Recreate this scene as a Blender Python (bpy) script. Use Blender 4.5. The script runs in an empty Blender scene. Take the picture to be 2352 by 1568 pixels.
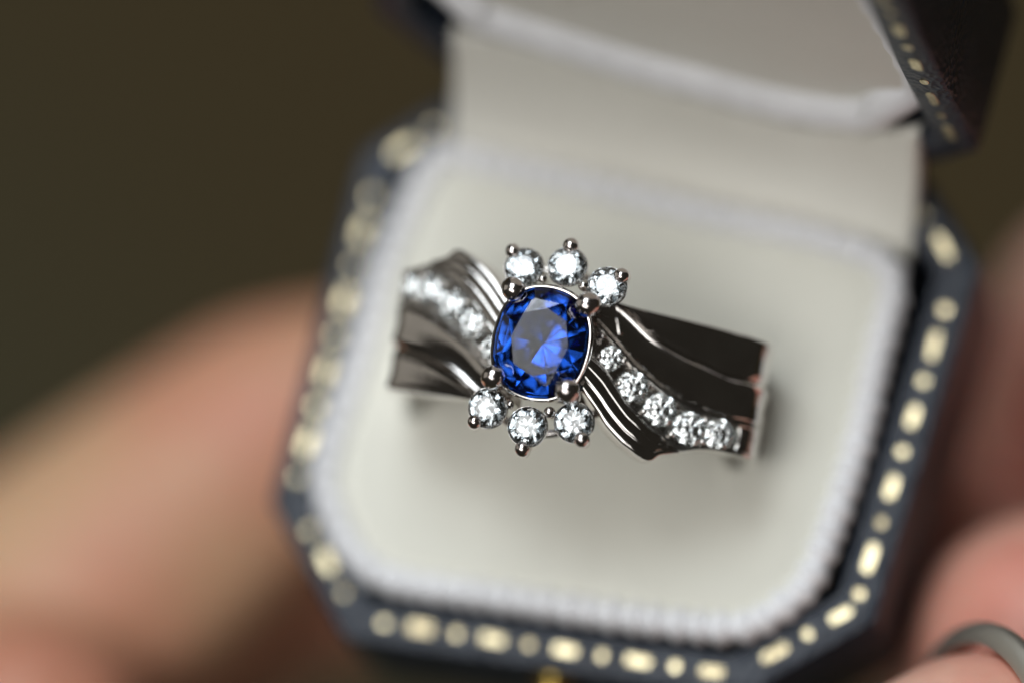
import bpy, bmesh, math, random
import numpy as np
from mathutils import Vector, Matrix

random.seed(7); rng = np.random.RandomState(7)
sc = bpy.context.scene
COL = sc.collection
S = 0.001                      # everything is modelled in millimetres
R = math.radians

# ------------------------------------------------------------------ camera
PPM, DIST, IW, IH = 44.4, 345.0, 2352.0, 1568.0       # px per mm in the plane of focus, mm from lens to stone
TP, TQ, ROT, HZ = 0.180, -0.245, 0.185, 13.0          # tilt of the cushion to the view, height of the stone over the cushion
n_c = Vector((-TP, -TQ, 1)).normalized()
e_c = Vector((math.cos(ROT), -math.sin(ROT), 0)); e_c.z = TP*e_c.x + TQ*e_c.y
X_c = e_c.normalized(); Y_c = n_c.cross(X_c)
RW = Matrix(((X_c.x, X_c.y, X_c.z), (Y_c.x, Y_c.y, Y_c.z), (n_c.x, n_c.y, n_c.z)))   # camera frame -> world frame
FOC = Vector((0, 0, HZ))
F_c = Vector(((1243-IW/2)/PPM, -(787-IH/2)/PPM, -DIST))
CAM = FOC - RW @ F_c
cd = bpy.data.cameras.new('camera'); cam = bpy.data.objects.new('camera', cd); COL.objects.link(cam)
m4 = RW.to_4x4(); m4.translation = CAM*S; cam.matrix_world = m4
cd.sensor_width = 22.2; cd.lens = 22.2*DIST/(IW/PPM); cd.clip_start = 0.01; cd.clip_end = 20
cd.dof.use_dof = True; cd.dof.focus_distance = (DIST+1.1)*S; cd.dof.aperture_fstop = cd.lens/41.0
cd.dof.aperture_blades = 0
sc.camera = cam

# ------------------------------------------------------------------ light
w = bpy.data.worlds.new('World'); sc.world = w; w.use_nodes = True
bg = w.node_tree.nodes['Background']; bg.inputs[0].default_value = (0.90, 0.82, 0.68, 1); bg.inputs[1].default_value = 0.018
def area(name, pos, target, sx, sy, radiance, col):
    l = bpy.data.lights.new(name, 'AREA'); l.shape = 'RECTANGLE'; l.size = sx*S; l.size_y = sy*S
    l.energy = radiance*math.pi*sx*sy*S*S; l.color = col
    o = bpy.data.objects.new(name, l); COL.objects.link(o)
    o.location = Vector(pos)*S
    o.rotation_euler = (Vector(target)-Vector(pos)).to_track_quat('-Z', 'Y').to_euler()
    return o
# a tall window of four panes behind and above the box, fill panels added for ceiling bounce, gapped to thin the sapphire's glare, a dim one added for left wall bounce
for px_, pz_ in ((-470, 470), (-90, 470), (-470, 960), (-90, 960)):
    area('window_pane_light', (px_, pz_, 1180), (px_*.25-40, pz_*.25-30, 0), 340, 430, 4.2, (0.88, 0.95, 1.0))
for yc_, h_ in ((-560, 590), (25, 450)):
    area('ceiling_fill_light', (-190, yc_, 1300), (-20, yc_*.15, 0), 1200, h_, 2.25, (1.0, 0.99, 0.97))
area('side_fill_light', (-1300, 50, 420), (0, 0, 0), 900, 1100, 0.20, (1.0, 0.95, 0.85))
sc.view_settings.view_transform = 'Standard'; sc.view_settings.look = 'None'
sc.view_settings.exposure = 0.42; sc.view_settings.gamma = 1.0; sc.view_settings.use_curve_mapping = False
cy = sc.cycles
cy.use_denoising = True
cy.max_bounces = 24; cy.transmission_bounces = 20; cy.glossy_bounces = 10; cy.diffuse_bounces = 4
cy.sample_clamp_indirect = 6.0; cy.blur_glossy = 0.3; cy.caustics_reflective = True; cy.caustics_refractive = True

# ------------------------------------------------------------------ geometry helpers
def ray(px, py):
    return (RW @ Vector(((px-IW/2)/PPM, -(py-IH/2)/PPM, -DIST))).normalized()
def UP(px, py, p0, nn):
    d = ray(px, py); return CAM + d*((Vector(p0)-CAM).dot(nn)/d.dot(nn))
def U(px, py, z): return UP(px, py, (0, 0, z), Vector((0, 0, 1)))
def PJ(p):
    c = RW.transposed() @ (Vector(p)-CAM); return (IW/2 + c.x/-c.z*DIST*PPM, IH/2 - c.y/-c.z*DIST*PPM)

ORG = {}
def tag(o, label=None, cat=None, group=None, kind=None):
    if label: o['label'] = label
    if cat: o['category'] = cat
    if group: o['group'] = group
    if kind: o['kind'] = kind
    return o
def empty(name, loc, rot=None):
    o = bpy.data.objects.new(name, None); COL.objects.link(o); o.empty_display_size = 0.005
    m = (rot.to_4x4() if rot else Matrix.Identity(4)); m.translation = Vector(loc)*S
    o.matrix_world = m; ORG[o.name] = (Vector(loc), rot or Matrix.Identity(3)); return o
def link(name, me, mat, parent=None, loc=None, rot=None):
    o = bpy.data.objects.new(name, me); COL.objects.link(o)
    if mat and not me.materials: me.materials.append(mat)
    if parent: o.parent = parent
    if loc is not None or rot is not None:
        m = (rot.to_4x4() if rot else Matrix.Identity(4)); m.translation = Vector(loc)*S; o.matrix_local = m
    return o
def mesh(name, v, f, smooth=None):
    """v in mm; smooth = angle in degrees below which edges are shaded smooth"""
    me = bpy.data.meshes.new(name)
    me.from_pydata([(a[0]*S, a[1]*S, a[2]*S) for a in v], [], f); me.update()
    bm = bmesh.new(); bm.from_mesh(me); bmesh.ops.recalc_face_normals(bm, faces=bm.faces); bm.to_mesh(me); bm.free()
    if smooth is not None:
        me.polygons.foreach_set('use_smooth', [True]*len(me.polygons))
        if smooth < 180: me.set_sharp_from_angle(angle=R(smooth))
    return me
def rel(vs, parent):                          # world mm -> local mm of a thing
    o, r = ORG[parent.name]; rt = r.transposed()
    return [rt @ (Vector(p)-o) for p in vs]
def loft(rings, closed=True, cap=False):
    v, f = [], []; n = len(rings[0])
    for r in rings: v += [tuple(p) for p in r]
    for i in range(len(rings)-1):
        for j in range(n if closed else n-1):
            a, b = i*n+j, i*n+(j+1) % n; f.append((a, b, b+n, a+n))
    if cap:
        f.append(tuple(range(n))); f.append(tuple(range((len(rings)-1)*n, len(rings)*n)))
    return v, f
def tube(pts, rad, seg=12, dome=True):
    """tapered round bar through pts, domed ends"""
    pts = [Vector(p) for p in pts]; rads = rad if hasattr(rad, '__len__') else [rad]*len(pts)
    rings = []; ref = None
    def frame(t):
        nonlocal ref
        if ref is None or abs(ref.dot(t)) > .95: ref = t.orthogonal().normalized()
        a = (ref - t*ref.dot(t)).normalized(); ref = a; return a, t.cross(a)
    for i, p in enumerate(pts):
        t = (pts[min(i+1, len(pts)-1)]-pts[max(i-1, 0)]).normalized()
        a, b = frame(t); r = rads[i]
        def ring(c, q): return [c + a*(q*math.cos(2*math.pi*k/seg)) + b*(q*math.sin(2*math.pi*k/seg)) for k in range(seg)]
        if i == 0 and dome:
            for h in (80, 60, 40, 20): rings.append(ring(p - t*(r*math.sin(R(h))), r*math.cos(R(h))))
        rings.append(ring(p, r))
        if i == len(pts)-1 and dome:
            for h in (20, 40, 60, 80): rings.append(ring(p + t*(r*math.sin(R(h))), r*math.cos(R(h))))
    return loft(rings, True, True)
def ctube(pts, rad, seg=10):                   # closed tube
    pts = [Vector(p) for p in pts]; n = len(pts); rings = []
    cen = sum(pts, Vector())/n
    for i, p in enumerate(pts):
        t = (pts[(i+1) % n]-pts[i-1]).normalized(); o = (p-cen); o = (o-t*o.dot(t)).normalized(); b = t.cross(o)
        r = rad(i/n) if callable(rad) else rad
        rings.append([p + o*(r*math.cos(2*math.pi*k/seg)) + b*(r*math.sin(2*math.pi*k/seg)) for k in range(seg)])
    rings.append(rings[0]); return loft(rings)
def smooth_closed(pts, n):                     # closed Catmull-Rom, resampled evenly to n points
    P = [np.array(p, float) for p in pts]; m = len(P); out = []
    for i in range(m):
        a, b, c, d = P[i-1], P[i], P[(i+1) % m], P[(i+2) % m]
        for k in range(24):
            t = k/24
            out.append(.5*((2*b)+(-a+c)*t+(2*a-5*b+4*c-d)*t*t+(-a+3*b-3*c+d)*t**3))
    return resample(np.array(out), n)
def resample(Q, n):
    Q = np.vstack([Q, Q[:1]]); s = np.r_[0, np.cumsum(np.linalg.norm(np.diff(Q, axis=0), axis=1))]
    t = np.linspace(0, s[-1], n, endpoint=False)
    return np.stack([np.interp(t, s, Q[:, k]) for k in range(Q.shape[1])], 1)
def round_poly(P, r, seg=6):
    P = [np.array(p, float) for p in P]; out = []
    for i in range(len(P)):
        a, b, c = P[i-1], P[i], P[(i+1) % len(P)]
        u = (a-b)/np.linalg.norm(a-b); v = (c-b)/np.linalg.norm(c-b)
        ang = math.acos(np.clip(u@v, -1, 1)); d = r/math.tan(ang/2)
        p0, p1 = b+u*d, b+v*d
        for k in range(seg+1):
            t = k/seg; out.append((1-t)**2*p0+2*t*(1-t)*b+t*t*p1)
    return np.array(out)
def inset(Q, d):                               # closed 2-D outline moved inwards
    n = len(Q); t = np.roll(Q, -1, 0)-np.roll(Q, 1, 0); t /= np.linalg.norm(t, axis=1)[:, None]
    nn = np.stack([-t[:, 1], t[:, 0]], 1)
    area_ = .5*np.sum(Q[:, 0]*np.roll(Q[:, 1], -1)-np.roll(Q[:, 0], -1)*Q[:, 1])
    return Q + nn*d*(1 if area_ > 0 else -1)
def lines_inset(P, d):                         # polygon moved inwards, exact at corners
    P = [np.array(p, float) for p in P]; n = len(P); out = []
    ar = sum(P[i][0]*P[(i+1) % n][1]-P[(i+1) % n][0]*P[i][1] for i in range(n)); s = 1 if ar > 0 else -1
    L = []
    for i in range(n):
        a, b = P[i], P[(i+1) % n]; t = (b-a)/np.linalg.norm(b-a); nn = np.array([-t[1], t[0]])*s
        L.append((a+nn*d, t))
    for i in range(n):
        (p, t), (q, u_) = L[i-1], L[i]
        k = np.linalg.solve(np.array([t, -u_]).T, q-p); out.append(p+t*k[0])
    return out

# ------------------------------------------------------------------ materials
def mat(name):
    m = bpy.data.materials.new(name); m.use_nodes = True; nt = m.node_tree
    return m, nt, nt.nodes['Principled BSDF']
def noise_col(nt, b, scale, c0, c1, lo=.35, hi=.65, detail=4):
    tc = nt.nodes.new('ShaderNodeTexCoord'); nz = nt.nodes.new('ShaderNodeTexNoise')
    nz.inputs['Scale'].default_value = scale; nz.inputs['Detail'].default_value = detail
    rp = nt.nodes.new('ShaderNodeValToRGB'); rp.color_ramp.elements[0].position = lo; rp.color_ramp.elements[1].position = hi
    rp.color_ramp.elements[0].color = (*c0, 1); rp.color_ramp.elements[1].color = (*c1, 1)
    nt.links.new(tc.outputs['Object'], nz.inputs['Vector']); nt.links.new(nz.outputs['Fac'], rp.inputs['Fac'])
    nt.links.new(rp.outputs['Color'], b.inputs['Base Color']); return tc, nz
def bump(nt, b, tc, scale, dist, strength=.5, kind='ShaderNodeTexNoise'):
    nz = nt.nodes.new(kind); nz.inputs['Scale'].default_value = scale
    bp = nt.nodes.new('ShaderNodeBump'); bp.inputs['Strength'].default_value = strength; bp.inputs['Distance'].default_value = dist
    nt.links.new(tc.outputs['Object'], nz.inputs['Vector'])
    nt.links.new(nz.outputs['Fac' if kind == 'ShaderNodeTexNoise' else 'Distance'], bp.inputs['Height'])
    nt.links.new(bp.outputs['Normal'], b.inputs['Normal'])
M = {}
m, nt, b = mat('white_gold'); b.inputs['Metallic'].default_value = 1; b.inputs['Roughness'].default_value = .09
tc, _ = noise_col(nt, b, 900, (.64, .605, .575), (.74, .705, .675)); bump(nt, b, tc, 2600, .00002, .12); M['metal'] = m
m, nt, b = mat('rough_white_gold'); b.inputs['Metallic'].default_value = 1; b.inputs['Roughness'].default_value = .2
tc, _ = noise_col(nt, b, 900, (.55, .53, .50), (.70, .68, .65)); bump(nt, b, tc, 2500, .00006, .5); M['metal_rough'] = m
m, nt, b = mat('claw_white_gold'); b.inputs['Metallic'].default_value = 1; b.inputs['Roughness'].default_value = .16
tc, _ = noise_col(nt, b, 900, (.76, .69, .66), (.86, .80, .77)); bump(nt, b, tc, 2200, .00005, .5); M['claw'] = m
def gem(name, iors, tint, absorb=None, dens=0, rough=0):
    """clear stone; one index of refraction for red, green and blue each, so that facets flash in colour"""
    m = bpy.data.materials.new(name); m.use_nodes = True; nt = m.node_tree; nt.nodes.clear()
    out = nt.nodes.new('ShaderNodeOutputMaterial'); last = None
    cols = [(1, 0, 0), (0, 1, 0), (0, 0, 1)] if len(iors) == 3 else [(1, 1, 1)]
    for ior, c in zip(iors, cols):
        g = nt.nodes.new('ShaderNodeBsdfGlass'); g.inputs['IOR'].default_value = ior; g.inputs['Roughness'].default_value = rough
        g.inputs['Color'].default_value = (c[0]*tint[0], c[1]*tint[1], c[2]*tint[2], 1)
        if last is None: last = g.outputs[0]
        else:
            ad = nt.nodes.new('ShaderNodeAddShader'); nt.links.new(last, ad.inputs[0]); nt.links.new(g.outputs[0], ad.inputs[1]); last = ad.outputs[0]
    nt.links.new(last, out.inputs['Surface'])
    if absorb:
        va = nt.nodes.new('ShaderNodeVolumeAbsorption'); va.inputs['Color'].default_value = (*absorb, 1); va.inputs['Density'].default_value = dens
        nt.links.new(va.outputs[0], out.inputs['Volume'])
    return m
M['diamond'] = gem('diamond', (2.42,), (.83, .85, .86)); M['small_diamond'] = gem('small_diamond', (2.42,), (.95, .96, .96))
M['sapphire'] = gem('sapphire', (1.77,), (.92, .94, .96), (.0, .40, .77), 770, rough=.04)
m, nt, b = mat('cream_velvet'); b.inputs['Roughness'].default_value = .9
b.inputs['Sheen Weight'].default_value = .25; b.inputs['Sheen Roughness'].default_value = .4
tc, _ = noise_col(nt, b, 120, (.72, .71, .63), (.76, .75, .67), .3, .7); bump(nt, b, tc, 4000, .00008, .35); M['cream'] = m
m, nt, b = mat('white_edging_cloth'); b.inputs['Roughness'].default_value = .7
b.inputs['Sheen Weight'].default_value = .5; b.inputs['Sheen Roughness'].default_value = .35
tc, _ = noise_col(nt, b, 200, (.78, .78, .80), (.84, .84, .86)); bump(nt, b, tc, 3000, .00006, .3); M['white'] = m
m, nt, b = mat('cream_lining'); b.inputs['Roughness'].default_value = .6
b.inputs['Sheen Weight'].default_value = .2
tc, _ = noise_col(nt, b, 90, (.72, .70, .63), (.76, .74, .67), .3, .7); bump(nt, b, tc, 3500, .00005, .3); M['lining'] = m
m, nt, b = mat('navy_leather'); b.inputs['Roughness'].default_value = .42; b.inputs['Specular IOR Level'].default_value = .45
tc, _ = noise_col(nt, b, 700, (.010, .015, .026), (.026, .034, .050), .3, .7, 8); bump(nt, b, tc, 2600, .00012, .8, 'ShaderNodeTexVoronoi'); M['leather'] = m
m, nt, b = mat('gold_foil'); b.inputs['Metallic'].default_value = 1; b.inputs['Roughness'].default_value = .26
tc, _ = noise_col(nt, b, 1800, (.44, .37, .22), (.72, .63, .42)); bump(nt, b, tc, 5000, .00004, .6); M['gold'] = m
m, nt, b = mat('brass'); b.inputs['Metallic'].default_value = 1; b.inputs['Roughness'].default_value = .2; b.inputs['Base Color'].default_value = (.85, .60, .16, 1); M['brass'] = m
m, nt, b = mat('skin'); b.inputs['Roughness'].default_value = .5
b.inputs['Subsurface Weight'].default_value = .25; b.inputs['Subsurface Radius'].default_value = (1, .35, .2); b.inputs['Subsurface Scale'].default_value = .002
tc, _ = noise_col(nt, b, 60, (.54, .235, .15), (.55, .34, .20), .38, .62, 6); bump(nt, b, tc, 900, .0001, .4); M['skin'] = m
m, nt, b = mat('pink_skin'); b.inputs['Roughness'].default_value = .5
b.inputs['Subsurface Weight'].default_value = .25; b.inputs['Subsurface Radius'].default_value = (1, .35, .2); b.inputs['Subsurface Scale'].default_value = .002
tc, _ = noise_col(nt, b, 75, (.68, .25, .19), (.72, .41, .31), .38, .62, 6); bump(nt, b, tc, 900, .0001, .4); M['pink_skin'] = m
m, nt, b = mat('fingernail'); b.inputs['Roughness'].default_value = .25; b.inputs['Base Color'].default_value = (.62, .36, .30, 1); M['nail'] = m
m, nt, b = mat('silver'); b.inputs['Metallic'].default_value = 1; b.inputs['Roughness'].default_value = .5; b.inputs['Base Color'].default_value = (.60, .575, .51, 1); M['silver'] = m
m, nt, b = mat('brown_floor'); b.inputs['Roughness'].default_value = .9; b.inputs['Specular IOR Level'].default_value = .05
tc, nz = noise_col(nt, b, 9, (.058, .052, .030), (.061, .045, .022), .3, .7, 2)
gr = nt.nodes.new('ShaderNodeVectorMath'); gr.operation = 'DOT_PRODUCT'; gr.inputs[1].default_value = (3.2, 4.5, 0)     # greener towards the lower left, browner towards the upper right
ad = nt.nodes.new('ShaderNodeMath'); ad.operation = 'MULTIPLY_ADD'; ad.inputs[1].default_value = .5
rp = [q for q in nt.nodes if q.type == 'VALTORGB'][0]; off_ = nt.nodes.new('ShaderNodeMath'); off_.operation = 'ADD'; off_.inputs[1].default_value = .45
nt.links.new(tc.outputs['Object'], gr.inputs[0]); nt.links.new(gr.outputs['Value'], off_.inputs[0])
nt.links.new(nz.outputs['Fac'], ad.inputs[0]); nt.links.new(off_.outputs[0], ad.inputs[2]); nt.links.new(ad.outputs[0], rp.inputs['Fac'])
M['floor'] = m

# ------------------------------------------------------------------ setting
v = [(-1500, -1500, -420), (1500, -1500, -420), (1500, 1500, -420), (-1500, 1500, -420)]
tag(link('floor', mesh('floor', v, [(0, 1, 2, 3)]), M['floor']), kind='structure')

# ------------------------------------------------------------------ ring box
RIMZ, BOTZ = -1.0, -14.0
oct_px = [(618, 1150), (790, 1468), (1700, 1604), (2010, 1426), (2255, 610), (2075, 318), (1120, 158), (832, 345)]
OCT = [tuple(U(x, y, RIMZ).xy) for x, y in oct_px]
BC = np.mean(OCT, 0)
box = empty('ring_box', (BC[0], BC[1], BOTZ))
tag(box, 'open navy leather ring box with gold dashes and cream cushion', 'ring box')
def ring_at(poly, d, z, r=1.0): return [(p[0], p[1], z) for p in round_poly(lines_inset(poly, d) if d else poly, max(.25, r-d*.25))]
RW_ = 2.35
prof = [(0.5, BOTZ), (0.15, BOTZ+.35), (0, BOTZ+1.2), (0, RIMZ-.35), (.1, RIMZ-.1), (.32, RIMZ), (RW_-.25, RIMZ), (RW_-.05, RIMZ-.12), (RW_, RIMZ-.4), (RW_, BOTZ+1.5)]
rings = [ring_at(OCT, d, z) for d, z in prof]
v, f = loft(rings, True, True)
tray = link('tray', mesh('tray', rel(v, box), f, 40), M['leather'], box)
# gold tooling: long dashes and dots stamped alternately along the rim
def foil(name, lx, ly):
    pts = []; r = min(lx, ly)/2*.9; k = 5
    for cx_, cy_, a0 in ((lx/2-r, ly/2-r, 0), (-lx/2+r, ly/2-r, 90), (-lx/2+r, -ly/2+r, 180), (lx/2-r, -ly/2+r, 270)):
        for j in range(k): a = R(a0+90*j/(k-1)); pts.append((cx_+r*math.cos(a), cy_+r*math.sin(a)))
    v, f = loft([[(x, y, -.03) for x, y in pts], [(x, y, .02) for x, y in pts], [(x*.9, y*.88, .035) for x, y in pts]], True, True)
    me = mesh(name, v, f); me.materials.append(M['gold']); return me
ME_DASH, ME_DOT = foil('gold_dash', 1.5, .60), foil('gold_dot', .56, .58)
def tooling(a, b, mid, inward, zax, parent, org, period=4.0, off=0.0, dash_first=True, margin=.5):
    """dashes and dots on the strip a->b; a dash is centred at distance off from a"""
    a, b = Vector(a), Vector(b); L = (b-a).length; t = (b-a)/L; zax = Vector(zax).normalized(); yv = zax.cross(t).normalized()
    k = -20
    while True:
        s = off + k*period/2
        is_dash = k % 2 == 0
        if s > L-margin: break
        if s >= margin:
            p = a + t*s + Vector(inward)*mid + zax*.012
            ja = rng.uniform(-.05, .05); tt = (t*math.cos(ja)+yv*math.sin(ja)); y2 = zax.cross(tt)
            rot = Matrix((tt, y2, zax)).transposed() @ Matrix.Rotation(rng.uniform(-.09, .09), 3, 'X') @ Matrix.Rotation(rng.uniform(-.05, .05), 3, 'Y') @ Matrix.Diagonal((rng.uniform(.82, 1.1), rng.uniform(.8, 1.12), 1))
            o = link('gold_dash' if is_dash else 'gold_dot', ME_DASH if is_dash else ME_DOT, None, parent)
            m = rot.to_4x4(); m.translation = (p-org)*S; o.matrix_local = m
        k += 1
boxo = ORG[box.name][0]
offs = {}
def off_of(i, px, py):
    p = U(px, py, RIMZ).xy; a, b_ = Vector(OCT[i]), Vector(OCT[(i+1) % 8]); return (p-a).dot((b_-a).normalized())
starts = {0: off_of(0, 730, 1300), 1: off_of(1, 1130, 1478), 2: off_of(2, 1788, 1510), 3: off_of(3, 2050, 1118), 4: 2.0, 5: 2.0, 6: 2.2, 7: off_of(7, 790, 690)}
MIDL = lines_inset(OCT, 1.22)
for i in range(8):
    if i == 5: continue                       # under the hinge cloth
    a3, b3 = (*MIDL[i], RIMZ), (*MIDL[(i+1) % 8], RIMZ)
    sh = (Vector(MIDL[i])-Vector(OCT[i])).dot((Vector(OCT[(i+1) % 8])-Vector(OCT[i])).normalized())
    tooling(a3, b3, 0, (0, 0, 0), (0, 0, 1), tray, boxo, off=starts[i]-sh)
# brass push button of the catch in the front wall
fa, fb = Vector((*OCT[1], 0)), Vector((*OCT[2], 0)); ft = (fb-fa).normalized(); fn = Vector((ft.y, -ft.x, 0))
fm = fa + ft*off_of(1, 1262, 1500); fm.z = RIMZ-2.6
rings = []
for d, q in ((-.3, 1.25), (.25, 1.25), (.45, 1.05), (.5, .8), (1.1, .8), (1.4, .65), (1.5, .3)):
    rings.append([fm+fn*d+ft*(q*math.cos(2*math.pi*k/20))+Vector((0, 0, q*math.sin(2*math.pi*k/20))) for k in range(20)])
v, f = loft(rings, True, True); link('catch_button', mesh('catch_button', rel(v, box), f, 40), M['brass'], box)

# ------------------------------------------------------------------ ring placement (needed for the slot in the cushion)
HR = 12.5                                     # stone table above the ring's centre
d_ = ray(1338, 878); oc = CAM-FOC; bb = d_.dot(oc); tt_ = -bb + math.sqrt(max(0, bb*bb-(oc.length_squared-HR*HR)))
R0 = CAM + d_*tt_
rz = (FOC-R0).normalized(); rx = Vector((1, 0.03, 0)); rx = (rx-rz*rx.dot(rz)).normalized(); ry = rz.cross(rx)
RR = Matrix((rx, ry, rz)).transposed()

# ------------------------------------------------------------------ cushion
pad_px = [(1013, 334), (957, 391), (913, 482), (857, 617), (822, 747), (779, 885), (745, 985), (719, 1103), (740, 1198), (788, 1290), (858, 1352), (950, 1380),
          (1067, 1397), (1225, 1421), (1460, 1457), (1640, 1478), (1735, 1470), (1814, 1427), (1884, 1361), (1943, 1227), (1994, 1071), (2025, 953), (2049, 839), (2086, 690),
          (2084, 632), (2035, 570), (1930, 532), (1839, 508), (1615, 462), (1372, 403), (1164, 357), (1075, 335)]
NP = 320
PAD = smooth_closed([tuple(U(x, y, -1.0).xy) for x, y in pad_px], NP)
def slot(x, y):
    """depth of the ring slot in the cushion, in mm"""
    q = RR.transposed() @ (Vector((x, y, 0))-Vector((R0.x, R0.y, 0)))
    lx, ly = q.x, q.y
    hw = .25 + 2.5*max(0, min(1, (abs(lx)-7.6)/.9))*max(0, min(1, (9.75-abs(lx))/.5))
    if abs(lx) > 9.75: return 0.0
    k = max(0, min(1, (hw+.35-abs(ly))/.6)); k = k*k*(3-2*k)
    lip = math.exp(-((abs(ly)-hw-.9)/.9)**2)*.15*max(0, min(1, (12-abs(lx))/2))
    return k*(3.0 if hw < 1 else 12.0) - lip
IN = inset(PAD, 1.15); cen = IN.mean(0); rings = []
for z, d in ((-9, 1.2), (-3, 1.0)): rings.append([(p[0], p[1], z) for p in inset(PAD, d)])
NR = 130
for i in range(NR+1):
    t = 1-i/NR
    ring = []
    for p in IN:
        q = cen+(p-cen)*max(t, .002)
        edge = np.linalg.norm(p-cen)*(1-t)
        z = -.55*math.exp(-(edge/.9)**2) - slot(q[0], q[1]) + .10*math.sin(q[0]*.33+1)*math.sin(q[1]*.29)
        ring.append((q[0], q[1], z))
    rings.append(ring)
v, f = loft(rings, True, True)
link('cushion', mesh('cushion', rel(v, box), f, 180), M['cream'], box)
# gathered white edging round the cushion
TUBE = inset(PAD, .8); n = 900; TB = resample(TUBE, n); rings = []
for i in range(n):
    p = TB[i]; t = TB[(i+1) % n]-TB[i-1]; t /= np.linalg.norm(t); o_ = np.array([t[1], -t[0]])
    pl = 1+.18*math.sin(i/n*2*math.pi*78+math.sin(i*.21)*.5)
    sec = []
    for k in range(14):
        a = 2*math.pi*k/14; sec.append((p[0]+o_[0]*.80*pl*math.cos(a), p[1]+o_[1]*.80*pl*math.cos(a), -.58+.98*pl*math.sin(a)))
    rings.append(sec)
rings.append(rings[0]); v, f = loft(rings)
link('cushion_edging', mesh('cushion_edging', rel(v, box), f, 180), M['white'], box)
# dark card floor between cushion and tray wall
fl = [(p[0], p[1], BOTZ+2) for p in round_poly(lines_inset(OCT, RW_-.1), .8)]; fl2 = [(x, y, BOTZ+1) for x, y, z in fl]
v, f = loft([fl2, fl], True, True); link('tray_floor', mesh('tray_floor', rel(v, box), f), M['leather'], box)

# ------------------------------------------------------------------ lid, open and leaning back
LA = R(9)                                     # lean of the lid's mouth from upright
HY = (U(2075, 318, RIMZ).y + U(1120, 158, RIMZ).y)/2 - 1.4
LYAW = -0.03
eu = Vector((0, math.sin(LA), math.cos(LA))); lx_ = Vector((1, LYAW, 0)); lx_ = (lx_-eu*lx_.dot(eu)).normalized()
ln = lx_.cross(eu)                             # out of the mouth, towards the front
LO = Vector((BC[0], HY, RIMZ+.3))
def LP(px, py, d=0.0):                         # photo pixel on the lid's mouth plane moved back by d -> (x, u)
    p = UP(px, py, LO-ln*d, ln)-LO; return np.array((p.dot(lx_), p.dot(eu)))
def LW(x, u, d=0.0): return LO + lx_*x + eu*u - ln*d      # d = depth into the lid
br, bt = LP(2250, 352), LP(2078, 0)
sd = (bt-br)/np.linalg.norm(bt-br)
bl = LP(862, 36); LH = 20.0
sdl = np.array((-sd[0]*.2, sd[1])); sdl /= np.linalg.norm(sdl)
c0, c1 = LP(2010, 412), LP(1040, 165)
tr, tl = br+sd*LH, bl+sdl*LH
LID = [c1, c0, br, tr, tr+np.array((-6.5, 6.0)), tl+np.array((6.5, 6.0)), tl, bl]
LIDP = [tuple(p) for p in LID]
LD = 9.0
prof = [(1.2, LD), (.4, LD-.15), (.05, LD-.8), (0, .4), (.1, .1), (.32, 0), (RW_-.25, 0), (RW_-.05, .12), (RW_, .4), (RW_, LD-.8)]
rings = []
for d, dep in prof:
    rings.append([LW(p[0], p[1], dep) for p in round_poly(lines_inset(LIDP, d) if d else LIDP, .8)])
v, f = loft(rings, True, True)
lid = link('lid', mesh('lid', rel(v, box), f, 40), M['leather'], box)
ML = lines_inset(LIDP, 1.2)
for i, offp in ((2, None), (3, 2), (4, 2), (5, 2), (6, 2)):
    a, b_ = np.array(ML[i]), np.array(ML[(i+1) % 8])
    if offp is None: q = LP(2046, 67); offp = (q-a)@((b_-a)/np.linalg.norm(b_-a))
    tooling(LW(*a), LW(*b_), 0, (0, 0, 0), ln, lid, boxo, off=offp, margin=5 if i == 6 else .5)
# padded lining of the lid with a rolled edge
li_px = [(1075, 62), (1160, 92), (1441, 180), (1615, 226), (1760, 266), (1917, 295), (2030, 300), (2080, 268), (2066, 215), (2010, 110), (1950, 5)]
LIN = [LP(x, y, .1) for x, y in li_px]
lin_up = [LIN[-1]+sd*8, np.array((ML[4][0]+.5, ML[4][1]-3.2)), np.array((ML[5][0]-.5, ML[5][1]-3.2)), np.array((LIN[0][0]-3.2, ML[6][1]-2)), np.array((LIN[0][0]-2.6, LIN[0][1]+6))]
LOUT = smooth_closed([tuple(p) for p in LIN+lin_up], 300)
def ease(x): x = max(0, min(1, x)); return x*x*(3-2*x)
_i1, _i0 = inset(LOUT, 1.2), inset(LOUT, -.5)
def side_k(p): return ease((p[1]-(LIN[7][1]-1.0 if p[0] > 0 else LIN[0][1]+.5))/3.0)
TUB = np.array([_i1[i]*(1-side_k(LOUT[i]))+_i0[i]*side_k(LOUT[i]) for i in range(300)]); rings = []
for i in range(300):
    p = TUB[i]; t = TUB[(i+1) % 300]-TUB[i-1]; t /= np.linalg.norm(t); o_ = np.array([t[1], -t[0]])
    pl = 1+.03*math.sin(i*.9); dd = .75+1.1*side_k(LOUT[i])
    rings.append([LW(p[0]+o_[0]*1.15*pl*math.cos(2*math.pi*k/14), p[1]+o_[1]*1.15*pl*math.cos(2*math.pi*k/14), dd+1.15*pl*math.sin(2*math.pi*k/14)) for k in range(14)])
rings.append(rings[0]); v, f = loft(rings)
link('lid_lining_roll', mesh('lid_lining_roll', rel(v, box), f, 180), M['white'], box)
cenl = LOUT.mean(0); rings = []
for i in range(31):
    t = max(1-i/30, .003); rings.append([LW(*(cenl+(p-cenl)*t), .95-.7*math.sin((1-t)*math.pi/2)) for p in TUB])
v, f = loft(rings, True, True); link('lid_lining', mesh('lid_lining', rel(v, box), f, 180), M['lining'], box)
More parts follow.
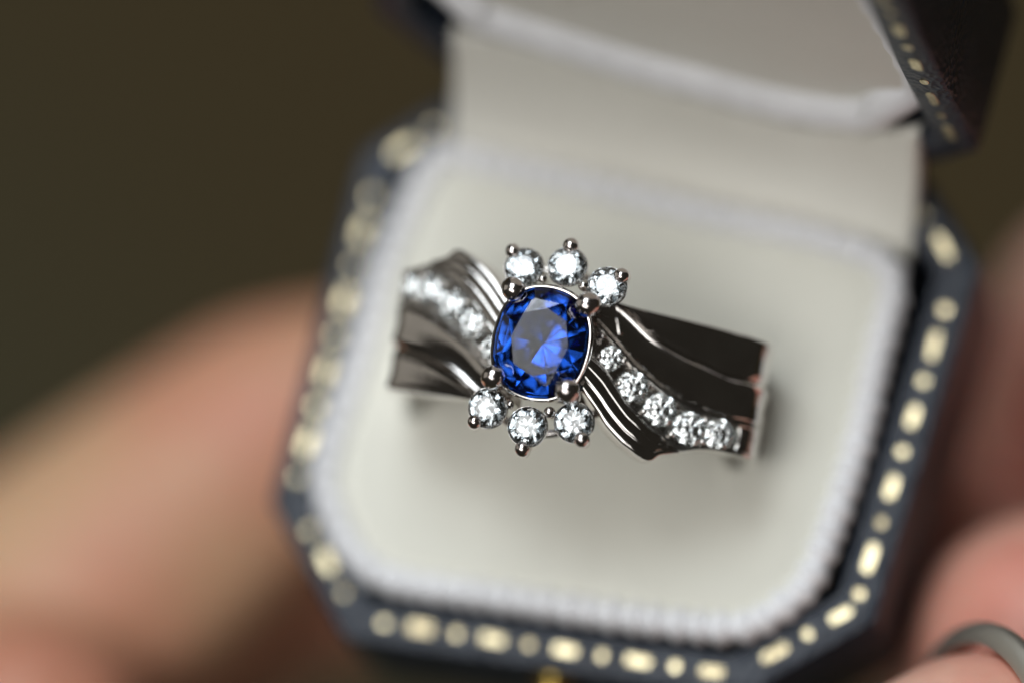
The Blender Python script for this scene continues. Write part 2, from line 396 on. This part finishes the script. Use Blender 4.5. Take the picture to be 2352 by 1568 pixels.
# cloth that bridges the hinge between cushion and lid lining
bot_px = [(1036, 352), (1300, 400), (1560, 462), (1839, 520), (2000, 560), (2092, 600)]
top_px = [(1042, 60), (1300, 133), (1560, 210), (1839, 284), (2000, 303), (2112, 288)]
rows = []
for j in range(13):
    s = j/12; row = []
    for i in range(41):
        u_ = i/40*5; k = min(4, int(u_)); fr = u_-k
        bp = Vector(bot_px[k]).lerp(Vector(bot_px[k+1]), fr); tp = Vector(top_px[k]).lerp(Vector(top_px[k+1]), fr)
        b3 = U(bp.x, bp.y, -1.6); t3 = LW(*LP(tp.x, tp.y, .5), .5)
        q = b3.lerp(t3, s) + Vector((0, 1, -1)).normalized()*(.7*math.sin(s*math.pi)) + Vector((0, -.12, .08))*math.sin(u_*2.3+s*2)
        row.append(q)
    rows.append(row)
v, f = loft(rows, False)
o = link('hinge_cloth', mesh('hinge_cloth', rel(v, box), f, 180), M['lining'], box)
sm = o.modifiers.new('thick', 'SOLIDIFY'); sm.thickness = .0008; sm.offset = 0

# ------------------------------------------------------------------ the ring
ring = empty('sapphire_ring', R0, RR)
tag(ring, 'white gold crossover ring with oval blue sapphire and diamonds, standing in cream cushion', 'ring')
def RL(px, py, z):                            # photo pixel on a plane of the ring's own height z -> ring-local point
    p = RR.transposed() @ (UP(px, py, R0+rz*z, rz)-R0); return Vector((p.x, p.y, z))
RT = 10.0
# plain shank: comfort band, narrower below
rings = []
for i in range(97):
    ph = 2*math.pi*i/96; c = math.cos(ph)
    hw = 2.45 if c > -.15 else 2.45-1.25*min(1, (-.15-c)/.5)
    sec = []
    for y, r in ((-1, 8.35), (-.6, 8.22), (0, 8.18), (.6, 8.22), (1, 8.35), (1, 9.0), (.85, 9.3), (0, 9.4), (-.85, 9.3), (-1, 9.0)):
        if c < -.2: r = r if r < 8.5 else r + .25*min(1, (-.2-c)/.4)
        sec.append((r*math.sin(ph), y*hw, r*c))
    rings.append(sec)
v, f = loft(rings); link('shank', mesh('shank', v, f, 35), M['metal'], ring)
# shoulders: the outer line of the ring seen from the side, x and height, left and right of the head
def path(tab, n=400):
    P = np.array(tab, float); out = []
    for i in range(len(P)-1):
        p0, p1, p2, p3 = P[max(i-1, 0)], P[i], P[i+1], P[min(i+2, len(P)-1)]
        for k in range(20):
            t = k/20; out.append(.5*((2*p1)+(-p0+p2)*t+(2*p0-5*p1+4*p2-p3)*t*t+(-p0+3*p1-3*p2+p3)*t**3))
    out.append(P[-1]); Q = np.array(out); q = np.r_[0, np.cumsum(np.linalg.norm(np.diff(Q, axis=0), axis=1))]
    t = np.linspace(0, q[-1], n); return np.stack([np.interp(t, q, Q[:, 0]), np.interp(t, q, Q[:, 1])], 1), t
SIDE = {-1: path([(0, 10.5), (1.0, 10.35), (2, 10.02), (3, 9.72), (6, 8.85), (8.1, 8.1), (8.8, 7.6), (9.15, 6.7), (9.3, 5.0), (9.4, 2), (9.35, 0), (8.8, -3)]),
        1: path([(0, 10.5), (1.0, 10.35), (2, 9.95), (3, 9.55), (6, 8.4), (8.9, 7.15), (9.9, 6.6), (10.55, 5.8), (10.75, 4.7), (10.6, 3.4), (10.2, 1.6), (9.7, 0), (8.9, -3)])}
def at_side(side, q):
    """point and outward normal at arc length q from the top of the ring"""
    P, t = SIDE[side]; x = np.interp(q, t, P[:, 0]); z = np.interp(q, t, P[:, 1])
    h = .12; x1, z1 = np.interp(q+h, t, P[:, 0]), np.interp(q+h, t, P[:, 1]); x0, z0 = np.interp(q-h, t, P[:, 0]), np.interp(q-h, t, P[:, 1])
    d = Vector((x1-x0, 0, z1-z0)).normalized(); nr = Vector((-d.z, 0, d.x))
    return Vector((side*x, 0, z)), Vector((side*nr.x, 0, nr.z))
def q_of(side, s):
    P, t = SIDE[side]; k = int(np.argmax(P[:, 0] >= s)); return t[k]
def scurve(tab):
    xs, ys = map(np.array, zip(*tab))
    def g(p):
        i = int(np.clip(np.searchsorted(xs, p)-1, 0, len(xs)-2)); h = xs[i+1]-xs[i]; t = np.clip((p-xs[i])/h, 0, 1)
        def sl(j):
            if j == 0 or j == len(xs)-1: k = 1 if j == 0 else j; return (ys[k]-ys[k-1])/(xs[k]-xs[k-1])
            return (ys[j+1]-ys[j-1])/(xs[j+1]-xs[j-1])
        a, b_ = sl(i)*h, sl(i+1)*h
        return float(ys[i]*(2*t**3-3*t*t+1)+a*(t**3-2*t*t+t)+ys[i+1]*(-2*t**3+3*t*t)+b_*(t**3-t*t))
    return g
# borders of the ribbons across the ring, over the distance q from the top (left side; the right is turned by 180 degrees)
END = [(10.6, 1.0), (14, .93), (19, .72), (22, .5)]
def border(tab): e = tab[-1][1]; return scurve(tab+[(q, e*k) for q, k in END])
cT = border([(0, .5), (1.2, 1.1), (2.0, 1.75), (3.1, 2.8), (3.7, 3.4), (4.6, 4.05), (5.1, 4.3), (5.9, 4.65), (6.4, 4.65), (6.8, 4.3), (7.3, 4.1), (7.9, 3.9), (8.8, 3.6), (9.7, 3.45)])
cA = border([(0, -.9), (1.2, -.5), (2.9, .4), (3.5, .95), (4.6, 2.05), (5.1, 2.4), (5.7, 2.8), (6.6, 3.25), (7.3, 3.65), (7.9, 3.85), (8.8, 3.58), (9.7, 3.44)])
cB = border([(0, -3.0), (1.2, -2.5), (2.4, -1.85), (3.1, -1.35), (3.7, -.9), (4.5, -.25), (4.9, 0), (6.0, .58), (7.3, 1.15), (8.4, 1.45), (9.1, 1.55), (9.9, 1.65)])
cC = border([(3.0, -3.12), (3.4, -3.0), (4.0, -2.68), (5.2, -1.9), (6.0, -1.55), (7.4, -1.12), (8.2, -.98), (9.2, -.75), (9.9, -.62)])
cD = border([(0, -3.2), (3.0, -3.15), (3.9, -3.1), (6.4, -3.08), (9.2, -3.0), (9.9, -2.95)])
def ribbon(name, lo, hi, q0, q1, prof, thick=1.15, n=150, matn='metal', sm=38):
    """prof(q): list of (t across 0..1, height over the ring's outer line)"""
    for side in (-1, 1):
        rings = []
        for i in range(n+1):
            q = q0+(q1-q0)*i/n; a, b_ = lo(q), hi(q); c, nr = at_side(side, q); sec = []
            for t, h in [(0, -thick)]+(prof(q, side) if prof is pave else prof(q))+[(1, -thick)]:
                p = c+nr*h; sec.append((p.x, -side*(a+(b_-a)*t), p.z))
            rings.append(sec)
        v, f = loft(rings, True, True)
        link(name, mesh(name, v, f, sm), M[matn], ring)
def ease(x): x = max(0, min(1, x)); return x*x*(3-2*x)
def plain1(q):                                # broad ribbon, gently hollow, polished bevels on both edges
    e = .12
    return [(0, -.28), (.015, -.22), (.10, .0), (.125, .04)]+[(t, .05-e*math.sin((t-.08)/.84*math.pi)) for t in np.linspace(.14, .86, 12)]+[(.90, .05), (.93, .01), (.98, -.18), (1, -.3)]
def plain2(q):
    return [(0, -.45), (.02, -.25), (.06, -.14), (.12, -.12)]+[(t, -.12-.10*math.sin((t-.12)/.76*math.pi)) for t in np.linspace(.18, .82, 9)]+[(.88, -.2), (.96, -.24), (1, -.32)]
def ribbed(q):
    out = []; lift = .05+.30*ease((7.6-q)/2.5); k = 46
    for i in range(k+1):
        t = i/k; w_ = (t*3) % 1 if t < 1 else 1
        out.append((t, lift+.13*max(0, math.sin(math.pi*w_))**.28-.09*(abs(t-.5)*1.6)**2-.03))
    return out
def pave(q, side):                            # deep channel under the stones, closed and smooth past the last one
    k = 1-ease((q-(9.15 if side < 0 else 10.55))/.35); top = .05-.06*(1-k)
    return [(0, -.12), (.03, .03), (.09, .05), (.12, .02)]+[(t, top-(top-d)*k) for t, d in ((.135, -.16), (.22, -.55), (.36, -.86), (.5, -.90), (.64, -.86), (.78, -.55), (.865, -.16))]+[(.88, .02), (.91, .05), (.97, .03), (1, -.12)]
ribbon('plain_ribbon', lambda q: cC(q) if q > 3.2 else cD(q), cB, 1.6, 19, plain1)
ribbon('tapered_ribbon', cD, cC, 3.1, 19, plain2)
ribbon('pave_channel', cB, cA, 1.7, 19, pave, matn='metal_rough')
ribbon('ribbed_ribbon', cA, cT, 2.1, 7.75, ribbed)

# ---- cut stones
def brilliant(name, table=.56, crown=34.5, pav=40.9, star=22, half=42, lower=42.4, sy=1.0, n=64, g=.02, depth=1.0, cush=0.0):
    bm = bmesh.new()
    bmesh.ops.create_cone(bm, cap_ends=True, segments=n, radius1=1, radius2=1, depth=2.4)
    def cut(co, no):
        geom = bm.verts[:]+bm.edges[:]+bm.faces[:]
        res = bmesh.ops.bisect_plane(bm, geom=geom, dist=1e-6, plane_co=co, plane_no=no, clear_outer=True)
        ed = [e for e in bm.edges if e.is_boundary]
        if ed: bmesh.ops.holes_fill(bm, edges=ed, sides=0)
    zt = g+(1-table)*math.tan(R(crown))
    cut((0, 0, zt), (0, 0, 1))
    def nrm(az, sl, up): return Vector((math.sin(R(sl))*math.cos(R(az)), math.sin(R(sl))*math.sin(R(az)), up*math.cos(R(sl))))
    for k in range(8):
        a = k*45; d = Vector((math.cos(R(a)), math.sin(R(a)), 0))
        cut(d+Vector((0, 0, g)), nrm(a, crown, 1)); cut(d-Vector((0, 0, g)), nrm(a, pav, -1))
    for k in range(8):
        a = k*45+22.5; d = Vector((math.cos(R(a)), math.sin(R(a)), 0))
        cut(d*table*math.cos(R(22.5))+Vector((0, 0, zt)), nrm(a, star, 1))
        for s in (-1, 1):
            d0 = Vector((math.cos(R(k*45)), math.sin(R(k*45)), 0))
            cut(d0+Vector((0, 0, g)), nrm(k*45+s*11.25, half, 1)); cut(d0-Vector((0, 0, g)), nrm(k*45+s*11.25, lower, -1))
    for v_ in bm.verts:
        k_ = 1-cush*math.cos(4*math.atan2(v_.co.y, v_.co.x)); v_.co.x *= k_; v_.co.y *= k_
        v_.co.y *= sy
        if v_.co.z < 0: v_.co.z *= depth
    if not cush: bmesh.ops.dissolve_limit(bm, angle_limit=R(.3), verts=bm.verts, edges=bm.edges)
    bmesh.ops.recalc_face_normals(bm, faces=bm.faces)
    me = bpy.data.meshes.new(name); bm.to_mesh(me); bm.free(); return me
def scaled(me, r, name):
    q = me.copy(); q.name = name; q.transform(Matrix.Scale(r*S, 4)); return q
DIA = brilliant('diamond')
ME_H = scaled(DIA, 1.04, 'halo_diamond'); ME_H.materials.append(M['diamond'])
SAP = brilliant('sapphire', table=.63, crown=32, pav=41, star=20, half=38, lower=57, sy=1.19, g=.03, depth=1.0, cush=.025)
SAPQ = scaled(SAP, 2.47, 'sapphire'); SAPQ.materials.append(M['sapphire'])
def frame_of(nrm, spin=0):
    z = Vector(nrm).normalized(); x = Vector((1, 0, 0)); x = (x-z*x.dot(z)).normalized(); y = z.cross(x)
    return Matrix((x, y, z)).transposed() @ Matrix.Rotation(spin, 3, 'Z')
GZ = 11.75
sc_ = RL(1243, 787, GZ)
SAPR = frame_of((.10, -.10, 1), R(-3))
tag(link('sapphire', SAPQ, None, ring, sc_, SAPR), 'oval faceted deep blue sapphire')
# seat rim under the sapphire's girdle and its basket
def oval(z, k, n=72, grow=0): return [sc_+SAPR @ Vector(((2.47*k+grow)*math.cos(2*math.pi*i/n), (2.47*1.19*k+grow)*math.sin(2*math.pi*i/n), (z-GZ)/(1-.025*math.cos(8*math.pi*i/n))))*(1-.025*math.cos(8*math.pi*i/n)) for i in range(n)]
rings = [oval(GZ-.30, 1, grow=-.32), oval(GZ-.10, 1, grow=.01), oval(GZ-.06, 1, grow=.03), oval(GZ-.05, 1, grow=.10), oval(GZ-.12, 1, grow=.17), oval(GZ-.6, 1, grow=.24), oval(GZ-1.3, 1, grow=.20), oval(GZ-1.5, 1), oval(GZ-1.5, .80), oval(GZ-.9, .84), oval(GZ-.30, 1, grow=-.32)]
v, f = loft(rings); link('sapphire_seat', mesh('sapphire_seat', v, f, 50), M['metal'], ring)
rings = [oval(GZ-2.0, .80), oval(GZ-1.95, .93), oval(GZ-2.25, .95), oval(GZ-2.6, .90), oval(GZ-2.65, .75), oval(GZ-2.0, .80)]
v, f = loft(rings); link('basket_ring', mesh('basket_ring', v, f, 50), M['metal'], ring)
# four heavy prongs over the sapphire
for px, py, rr in ((1180, 666, .62), (1350, 701, .66), (1134, 865, .62), (1303, 896, .66)):
    tip = RL(px, py, GZ+.38); out = Vector((tip.x-sc_.x, tip.y-sc_.y, 0)).normalized(); inw = -out
    pts = [Vector((tip.x, tip.y, 0))+out*o2+Vector((0, 0, z)) for o2, z in ((-.75, 8.8), (-.3, 9.8), (.12, 10.7), (.28, 11.4), (.26, 11.8), (.16, 12.05), (.0, 12.22))]
    v, f = tube(pts, [.36, .38, .40, .43, .47, rr*.98, rr], 20); link('prong', mesh('prong', v, f, 60), M['claw'], ring)
# halo diamonds, three above and three below, each in a cup with an outer prong
halo = [((1203, 614), (1178, 577), .40), ((1303, 612), (1311, 565), .43), ((1394, 658), (1428, 634), .42), ((1120, 936), (1090, 968), .38), ((1211, 979), (1200, 1030), .42), ((1318, 969), (1336, 1008), .42)]
HZ_ = 10.95
for i, ((px, py), (qx, qy), pr) in enumerate(halo):
    c = RL(px, py, HZ_); o2 = Vector((c.x-sc_.x, c.y-sc_.y, 0)).normalized()
    nr = Vector((o2.x*.09, o2.y*.09, 1)); fr = frame_of(nr, i*.37)
    link('halo_diamond', ME_H, None, ring, c, fr)
    rings = []
    for z, r in ((-.20, .80), (-.06, .98), (-.05, 1.06), (-.14, 1.09), (-.45, .93), (-.95, .55), (-1.0, .42), (-.9, .38), (-.5, .62), (-.20, .80)):
        rings.append([c+fr @ Vector((r*math.cos(2*math.pi*k/32), r*math.sin(2*math.pi*k/32), z)) for k in range(32)])
    v, f = loft(rings); link('diamond_cup', mesh('diamond_cup', v, f, 40), M['metal'], ring)
    t = RL(qx, qy, HZ_+.18); ot = Vector((t.x-c.x, t.y-c.y, 0)).normalized()
    pts = [c+Vector((0, 0, -1.9))+ot*.25, c+Vector((0, 0, -1.2))+ot*.75, Vector((t.x, t.y, HZ_-.45))+ot*.10, Vector((t.x, t.y, HZ_-.05))+ot*.08, t+ot*.0]
    v, f = tube(pts, [.22, .25, .30, pr*.9, pr], 16); link('halo_prong', mesh('halo_prong', v, f, 60), M['claw'], ring)
for px, py, r in ((1246, 640, .26), (1341, 656, .32), (1172, 928, .24), (1262, 946, .31)):
    t = RL(px, py, HZ_+.05); v, f = tube([t-Vector((0, 0, 1.2)), t-Vector((0, 0, .5)), t], [r*.8, r*.9, r], 14)
    link('bead_prong', mesh('bead_prong', v, f, 60), M['metal'], ring)
# gallery wires that carry the halo
for sgn in (1, -1):
    pts = []
    for k in range(25):
        a = R(20+140*k/24)*sgn; pts.append(sc_+Vector((3.7*math.cos(a), 4.4*math.sin(a), 9.0-GZ+.25*math.sin(3*a))))
    v, f = tube(pts, .22, 10); link('gallery_wire', mesh('gallery_wire', v, f, 60), M['metal'], ring)
# diamonds along the two channels, with beads between them
for side in (-1, 1):
    qs = [(3.35, .62), (4.75, .82), (6.4, .88), (8.1, .88), (9.7, .80)] if side > 0 else [(3.2, .62), (4.5, .80), (5.95, .84), (7.4, .82), (8.65, .62)]
    for q, r in qs:
        y = -side*(cA(q)+cB(q))/2; c, nr = at_side(side, q); c = c+nr*.10+Vector((0, y, 0))
        me = scaled(DIA, r, 'pave_diamond'); me.materials.append(M['small_diamond'])
        link('pave_diamond', me, None, ring, c, frame_of((nr+Vector((-.05*side*(side > 0), -.06*side, .25))).normalized(), q*1.3))
    for q in ((2.7, 4.02, 5.55, 7.22, 8.9) if side > 0 else (2.6, 3.85, 5.2, 6.68, 8.05)):
        c0_, nr = at_side(side, q)
        for k in (.22, .78):
            y = -side*(cB(q)+(cA(q)-cB(q))*k); c = c0_+nr*.05+Vector((0, y, 0))
            v, f = tube([c-nr*.8, c-nr*.3, c], [.16, .17, .19], 10); link('pave_bead', mesh('pave_bead', v, f, 60), M['metal'], ring)

# ------------------------------------------------------------------ hands
def W(px, py, z): return U(px, py, z)
def body(name, chains, matn, voxel=.9, smooth=8):
    """one continuous skin grown round tapered chains of joints; chains = [[(point, radius), ...], ...]"""
    bm = bmesh.new()
    for ch in chains:
        for i in range(len(ch)-1):
            (a, ra), (b_, rb) = ch[i], ch[i+1]; a, b_ = Vector(a), Vector(b_)
            k = max(2, int((b_-a).length/(min(ra, rb)*.22)))
            for j in range(k+1):
                t = j/k; c = a.lerp(b_, t); r = ra+(rb-ra)*t
                bmesh.ops.create_icosphere(bm, subdivisions=2, radius=r, matrix=Matrix.Translation(c))
    me = bpy.data.meshes.new(name); bm.to_mesh(me); bm.free()
    o = bpy.data.objects.new(name, me); COL.objects.link(o)
    md = o.modifiers.new('r', 'REMESH'); md.mode = 'VOXEL'; md.voxel_size = voxel; md.use_smooth_shade = True
    s_ = o.modifiers.new('s', 'SMOOTH'); s_.factor = .6; s_.iterations = smooth
    dg = bpy.context.evaluated_depsgraph_get(); me2 = bpy.data.meshes.new_from_object(o.evaluated_get(dg))
    bpy.data.objects.remove(o); bpy.data.meshes.remove(me)
    me2.name = name; me2.transform(Matrix.Scale(S, 4)); me2.polygons.foreach_set('use_smooth', [True]*len(me2.polygons))
    me2.materials.clear(); me2.materials.append(M[matn])
    o = bpy.data.objects.new(name, me2); COL.objects.link(o); return o
# left hand: forefinger reaches under the tray, other fingers curled beneath it, palm beyond the picture
ZF = BOTZ-7.6
f1 = [(W(760, 945, ZF-.5), 6.8), (W(640, 1020, ZF-1), 8.0), (W(400, 1210, ZF-2), 9.0), (W(90, 1450, ZF-3), 9.8), (W(-330, 1760, ZF-5), 10.4), (W(-800, 2080, ZF-12), 12)]
f2 = [(W(1150, 800, ZF-1), 6.0), (W(960, 960, ZF-6), 7.0), (W(640, 1240, ZF-14), 7.6), (W(240, 1560, ZF-17), 8.2), (W(-300, 1850, ZF-18), 9.4), (W(-850, 2080, ZF-18), 12)]
f3 = [(W(1180, 1060, ZF-2), 6.4), (W(1000, 1120, ZF-8), 7.2), (W(660, 1200, ZF-18), 7.8), (W(250, 1480, ZF-22), 8.6), (W(-280, 1900, ZF-20), 9.6), (W(-800, 2250, ZF-18), 12)]
f4 = [(W(1150, 1250, ZF-4), 5.6), (W(960, 1260, ZF-12), 6.3), (W(560, 1330, ZF-24), 6.8), (W(150, 1620, ZF-26), 7.6), (W(-320, 2050, ZF-22), 9), (W(-800, 2400, ZF-18), 12)]
f5 = [(W(60, 1700, ZF+6), 7.5), (W(-150, 1900, ZF+2), 8.5), (W(-420, 2200, ZF-6), 9.6), (W(-850, 2450, ZF-14), 12)]
palm = [(W(-800, 2000, ZF-16), 14), (W(-1000, 2300, ZF-18), 16), (W(-1100, 2650, ZF-20), 15)]
lh = body('hand', [f1, f2, f3, f4, f5, palm, [(W(-900, 2300, ZF-18), 16), (W(-2000, 2900, ZF-30), 19)]], 'skin')
tag(lh, 'bare hand reaching under the ring box, no ring on its fingers', 'hand')
# right hand: bent fingers beside the front corner of the tray
gA = [(W(2340, 1680, -17), 6.6), (W(2388, 1474, -11.5), 7.4), (W(2560, 1430, -13), 7.6), (W(3000, 1580, -15), 8.4), (W(3500, 1900, -18), 10)]
gB = [(W(1930, 2080, -4), 6.4), (W(2060, 1900, -.5), 7.1), (W(2262, 1805, -1.5), 7.6), (W(2620, 1835, -7), 7.8), (W(3050, 1950, -11), 8.8), (W(3500, 2200, -15), 11)]
gC = [(W(2150, 2400, -14), 6.0), (W(2350, 2260, -9), 6.6), (W(2700, 2200, -4), 7.2), (W(3100, 2300, -3), 8), (W(3500, 2450, -8), 10)]
gD = [(W(2420, 960, -38), 6.2), (W(2560, 740, -34), 7.0), (W(2800, 900, -27), 7.6), (W(3200, 1350, -24), 8.5), (W(3550, 1800, -22), 10)]
gE = [(W(2050, 1250, -31), 7.0), (W(2350, 1500, -31), 8.2), (W(2800, 1800, -30), 9.0), (W(3500, 2200, -22), 12)]
palm = [(W(3500, 1900, -18), 13), (W(3650, 2200, -16), 16), (W(3600, 2550, -14), 14)]
rh = body('hand', [gA, gB, gC, gD, gE, palm, [(W(3650, 2250, -16), 17), (W(4700, 2700, -26), 20)]], 'pink_skin')
tag(rh, 'bent fingers wearing a thin silver band, beside the ring box corner', 'hand')
# thin band worn on the near finger
cB_ = W(2266, 1806, -1.5); ax = (W(2620, 1835, -7)-W(2060, 1860, 1.5)).normalized()
fr = frame_of(ax); rings = []
for k in range(64):
    a = 2*math.pi*k/64; d = fr @ Vector((math.cos(a), math.sin(a), 0)); sec = []
    for t, h in ((-.75, 7.6), (-.7, 8.2), (-.35, 8.6), (0, 8.7), (.35, 8.6), (.7, 8.2), (.75, 7.6), (0, 7.5)): sec.append(cB_+d*h+ax*t)
    rings.append(sec)
rings.append(rings[0]); v, f = loft(rings)
fro = empty('finger_band', cB_)
bd = link('band', mesh('band', rel(v, fro), f, 50), M['silver'], fro)
tag(fro, 'thin plain silver band worn on the bent finger', 'ring')
c_ = U(IW/2, IH/2, -420)*S                     # floor centred under the view, so its tone change crosses the frame
fl_o = bpy.data.objects['floor']; fl_o.location = (c_.x, c_.y, 0)
